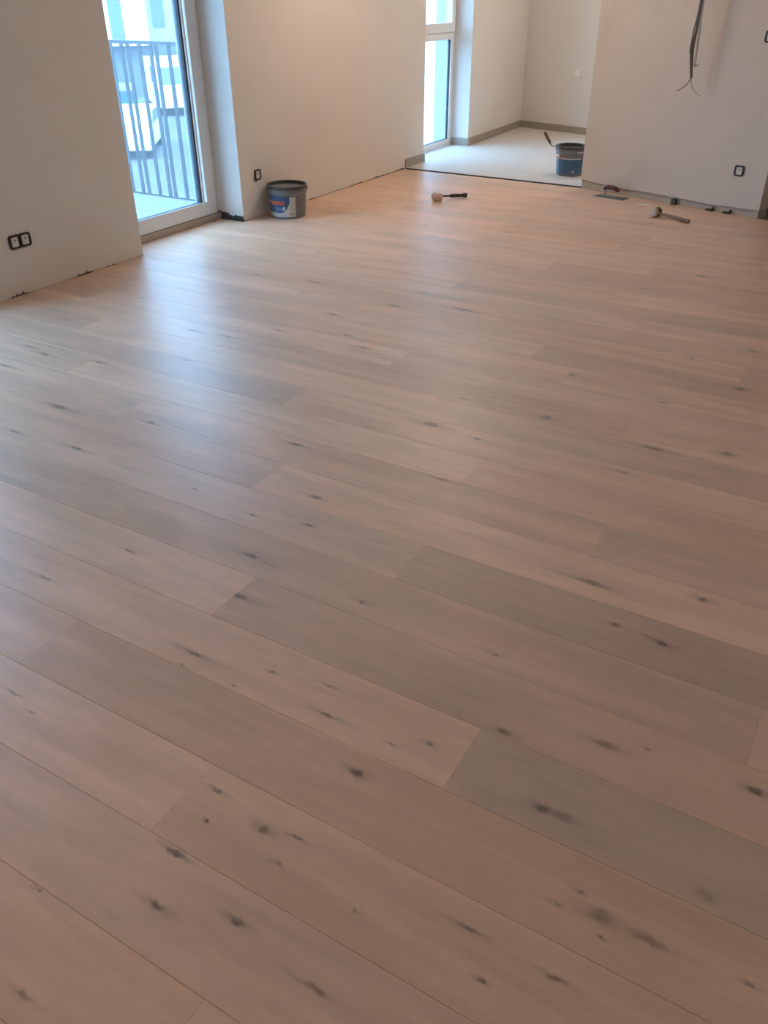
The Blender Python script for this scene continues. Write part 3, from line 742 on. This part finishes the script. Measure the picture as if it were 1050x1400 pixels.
for px, py, nm in ((969.5, 290, 'black plastic spacer wedge at the wall foot next to the connector block'), (993, 293.5, 'black plastic spacer wedge at the wall foot beneath the low socket')):
    q = on_line(px, py, WA+WN*.022, WB+WN*.022)
    t = thing('spacer_wedge', nm, 'spacer', (q.x, q.y, 0), wang, 'spacers along the patchy wall')
    MB().prism([(-.032, 0), (.030, 0), (.030, .026), (.020, .024), (.014, .014), (-.032, .011)], 'y', -.014, .014).build('wedge', M['black'], t)
    MB().rbox(.020, .032, -.012, .012, .018, .030, .002).build('tab', M['black'], t)

# ------------------------------------------------------------------ cable bundle from the ceiling
M['cable'] = mat('grey_cable', (0.10, 0.095, 0.09), 0.5)
M['cable_light'] = mat('pale_grey_cable', (0.36, 0.35, 0.34), 0.5)
M['conductor'] = mat('brown_conductor', (0.15, 0.105, 0.07), 0.5)
def wire_pt(px, py, off):
    off = 0.14 + (off-0.28)*0.25
    A, B = WA + WN*off, WB + WN*off
    return on_line(px, py, A, B)
low = wire_pt(944.5, 108, .30); mid = wire_pt(947, 70, .36); top = wire_pt(960.5, 0, .47)
ceil_p = Vector((top.x + (top.x-low.x)*1.6, top.y + (top.y-low.y)*1.6, H_ROOM))
t = thing('cable_bundle', 'bundle of loose grey electrical cables hanging from the ceiling before the patchy wall', 'cable', tuple(ceil_p))
loc = lambda p: Vector(p) - ceil_p
def spline(pts, n=8):
    out = []
    P_ = [pts[0]] + pts + [pts[-1]]
    for i in range(1, len(P_)-2):
        for k in range(n):
            u = k/n; a, b, c, d = P_[i-1], P_[i], P_[i+1], P_[i+2]
            out.append(0.5*((2*b) + (c-a)*u + (2*a-5*b+4*c-d)*u*u + (3*b-a-3*c+d)*u**3))
    out.append(pts[-1]); return out
def wp(px, py, off): return loc(wire_pt(px, py, off))
z0 = Vector((0, 0, 0))
j = lambda dx: Vector((dx*rt.x, dx*rt.y, 0))
cabs = [([z0, loc(top).lerp(z0,.5)+j(.01), wp(959,0,.47), wp(952,40,.42), wp(945,70,.37), wp(944.5,108,.30)], .007, 'cable'),
        ([z0+j(.012), loc(top).lerp(z0,.5), wp(961,0,.47), wp(953,40,.41), wp(947.5,70,.35), wp(945.5,106,.30)], .007, 'cable'),
        ([z0+j(.024), loc(top).lerp(z0,.5)+j(.02), wp(962.5,0,.47), wp(957.5,40,.42), wp(953,70,.38), wp(950,87,.36)], .0045, 'cable_light'),
        ([z0+j(-.012), loc(top).lerp(z0,.5)+j(-.01), wp(958,0,.47), wp(949,40,.42), wp(944,66,.40), wp(943.5,73,.39)], .005, 'cable'),
        ([z0+j(.03), loc(top).lerp(z0,.5)+j(.03), wp(962,0,.46), wp(955,45,.40), wp(951.5,72,.37), wp(948.5,91,.35)], .004, 'cable_light')]
for pts, r, m in cabs: MB().tube(spline(pts), r, 8).build('cable', M[m], t, True)
MB().tube(spline([wp(944.5,107,.30), wp(939,115,.30), wp(932,121,.29), wp(924.5,124.5,.28)]), [.0035]*24+[.002], 6).build('conductor', M['conductor'], t, True)
MB().tube(spline([wp(944.5,107,.30), wp(945.5,116,.30), wp(949,124,.29), wp(956.5,131.5,.28)]), [.0035]*24+[.002], 6).build('conductor', M['cable_light'], t, True)
MB().tube(spline([wp(949.5,87,.36), wp(951,91,.36), wp(955,88,.36)]), .0035, 6).build('conductor', M['conductor'], t, True)
MB().lathe([(.04, 0), (.04, -.01), (.034, -.014)], 20).build('ceiling_box', M['insert'], t)

# ------------------------------------------------------------------ outside: balcony, wing, street
GZ = -3.35
struct(MB().box(-140, -4.9, -60, 140, GZ-.2, GZ).build('ground', mat('pale_gravel_ground', (0.12, 0.12, 0.115), 0.95, spec=0.0, noise=0.25, nscale=0.6, bump=0.2, bscale=3)))
bal = MB().box(-6.35, XO, 0.6, 5.72, -0.25, -0.05).build('balcony_slab', M['slab']); struct(bal)
yr = 5.63
t = thing('balcony_railing', 'grey steel railing of flat upright bars around the balcony', 'railing', (-5.5, yr, -0.05))
def rb(x0, x1, y0, y1, z0, z1, nm): return MB().box(x0+5.5, x1+5.5, y0-yr, y1-yr, z0+.05, z1+.05).build(nm, M['rail'], t)
rb(-6.30, -4.76, yr-.02, yr+.02, 1.14, 1.165, 'top_rail'); rb(-6.30, -4.76, yr-.01, yr+.01, -0.05, -0.035, 'bottom_rail')
rb(-6.30, -6.26, 0.65, yr-.02, 1.14, 1.165, 'top_rail'); rb(-6.29, -6.27, 0.65, yr-.01, -0.05, -0.035, 'bottom_rail')
xs = [-5.319-.199*k for k in range(-2, 5)] + [-5.457-.199*k for k in range(-2, 4)]
for x in [-5.846, -5.774, -5.642, -5.518, -5.457, -5.319, -5.19, -5.06, -5.97, -6.04, -6.17, -6.25]:
    rb(x-.017, x+.017, yr-.006, yr+.006, -.035, 1.14, 'baluster')
for k in range(37):
    y = 0.70 + k*.132
    rb(-6.285, -6.275, y-.013, y+.013, -.035, 1.14, 'baluster')
# street
M['bwhite'] = mat('white_render', (0.74, 0.74, 0.72), 0.85, noise=0.03)
M['bgrey'] = mat('blue_grey_cladding', (0.10, 0.115, 0.13), 0.8, noise=0.05)
M['bglass'] = mat('dark_window_glass', (0.10, 0.14, 0.18), 0.15)
M['car_white'] = mat('white_car_paint', (0.75, 0.75, 0.74), 0.25, coat=0.5)
M['car_glass'] = mat('car_window_glass', (0.07, 0.09, 0.11), 0.1)
M['tyre'] = mat('tyre_rubber', (0.03, 0.03, 0.03), 0.8)
M['teal'] = mat('teal_paint', (0.04, 0.15, 0.165), 0.5)
DB = 60.0
def dir2(px, py=100):
    d = ray(px, py); return Vector((d.x, d.y, 0)).normalized()
def far(px, dist): return dir2(px)*dist
axis = math.atan2(dir2(200).y, dir2(200).x)              # building faces the balcony
c = far(196, DB)
t = thing('apartment_building', 'white rendered building with a grey ground floor across the site', 'building', (c.x, c.y, GZ), axis - math.pi/2)
# local x to the right, local y away
def lx(px): 
    p = far(px, DB) - c; return p.dot(Vector((math.sin(axis), -math.cos(axis), 0)))
x_l, x_m = lx(60), lx(211)
gtop = CAM_H - 61*0.046 - GZ
MB().box(x_l, x_m, 0, 9, gtop, 12).build('white_storey', M['bwhite'], t)
MB().box(x_l, lx(330), .6, 9, 0, gtop).build('ground_storey', M['bgrey'], t)
MB().box(x_m, lx(330), 2.5, 9, gtop, 10).build('rear_storey', M['outer'], t)
zb = CAM_H - 60*0.0425 - GZ
for px0, px1, z0_, z1_ in ((161, 179, zb, zb+3.0), (90, 112, zb, zb+3.0), (161, 179, zb+4, zb+7), (90, 112, zb+4, zb+7)):
    w = MB().box(lx(px0), lx(px1), -.03, .05, z0_, z1_).build('window', M['bglass'], t)
    MB().box(lx(px0), lx(px1), -.06, .02, z0_-.08, z0_).build('window_sill', M['bgrey'], w)
for px0, px1, z0_ in ((219, 236, gtop+.9), (262, 280, gtop+.9)):
    w = MB().box(lx(px0), lx(px1), 2.42, 2.55, z0_, z0_+1.6).build('window', M['bglass'], t)
def vehicle(name, label, pos, heading, prof, width, wheels, wins, m, cat):
    t = thing(name, label, cat, tuple(pos), heading)
    MB().prism(prof, 'y', -width/2, width/2).build('body', m, t)
    for x in wheels:
        for s in (-1, 1):
            w = MB().lathe([(.2, -.10), (.33, -.10), (.34, 0), (.33, .10), (.2, .10)], 18).xf(Matrix.Translation((x, s*(width/2-.08), .34)) @ Matrix.Rotation(math.pi/2, 4, 'X')).build('wheel', M['tyre'], t, True)
            MB().lathe([(.19, -.11), (.19, .11)], 14).xf(Matrix.Translation((x, s*(width/2-.08), .34)) @ Matrix.Rotation(math.pi/2, 4, 'X')).build('hub', M['steel'], w)
    for poly in wins:
        for s in (-1, 1): MB().prism(poly, 'y', s*(width/2-.01), s*(width/2+.012)).build('side_window', M['car_glass'], t)
    return t
van_prof = [(-2.4,.35),(-2.4,2.05),(-2.2,2.2),(1.1,2.2),(1.35,2.1),(1.95,1.25),(2.45,1.05),(2.55,.8),(2.55,.35)]
g1 = on_floor(238, 150, GZ)
van = vehicle('van', 'white delivery van parked on the gravel below the balcony', (g1.x, g1.y, GZ), axis+math.radians(188), van_prof, 1.9, (-1.6, 1.65), [[(.55,1.3),(1.65,1.3),(1.25,1.95),(.55,1.95)]], M['car_white'], 'van')
MB().add([(1.40,-.8,2.02),(1.40,.8,2.02),(1.98,.85,1.27),(1.98,-.85,1.27)], [(0,1,2,3)]).build('windscreen', M['car_glass'], van)
car_prof = [(-2.0,.3),(-2.05,.8),(-1.6,.95),(-1.1,1.42),(.3,1.45),(.95,.98),(1.85,.85),(2.05,.6),(2.05,.3)]
g2 = on_floor(184, 206, GZ)
vehicle('car', 'small white car parked close to the building under the balcony', (g2.x, g2.y, GZ), axis+math.radians(172), car_prof, 1.75, (-1.3, 1.3), [[(-1.2,.98),(.75,.98),(.25,1.36),(-.95,1.34)]], M['car_white'], 'car')
g3 = on_floor(163, 176, GZ)
sk_ = thing('site_skip', 'teal open-topped waste skip on the gravel beyond the balcony', 'skip', (g3.x, g3.y, GZ), axis)
MB().prism([(-1.2, .1), (1.2, .1), (1.7, 1.5), (-1.7, 1.5)], 'y', -.85, .85).build('bin', M['teal'], sk_)
MB().box(-1.75, 1.75, -.92, .92, 1.5, 1.58).build('rim', M['bgrey'], sk_)
for s in (-1, 1):
    for x in (-.8, .8): MB().box(x-.05, x+.05, s*.86-.04, s*.86+.04, .15, 1.5).build('rib', M['teal'], sk_)
# white neighbour seen through the recess window
c2 = far(570, 24.0); ax2 = math.atan2(dir2(570).y, dir2(570).x)
t = thing('apartment_building', 'plain white house wall seen through the tall window of the tiled recess', 'building', (c2.x, c2.y, GZ), ax2 - math.pi/2)
MB().box(-5, 9, 0, 8, 0, 7.5).build('wall', M['bwhite'], t)
MB().prism([(-5.3, 7.5), (9.3, 7.5), (2, 10.2)], 'y', -.3, 8.3).build('roof', M['bgrey'], t)
for x in (-3.2, 4.5):
    for z in (1.2, 4.2):
        w = MB().box(x, x+1.3, -.04, .05, z, z+1.5).build('window', M['bglass'], t)
# ground curb and hoarding between site and building
hc = far(200, 52)
t = thing('site_hoarding', 'dark grey panel hoarding along the far side of the site', 'fence', (hc.x, hc.y, GZ), axis-math.pi/2)
for k in range(14): MB().box(-21+k*3.0, -18.06+k*3.0, -.03, .03, .1, 1.6).build('panel', M['bgrey'], t)
for k in range(15): MB().box(-21.08+k*3.0, -20.95+k*3.0, -.06, .06, 0, 1.75).build('post', M['rail'], t)
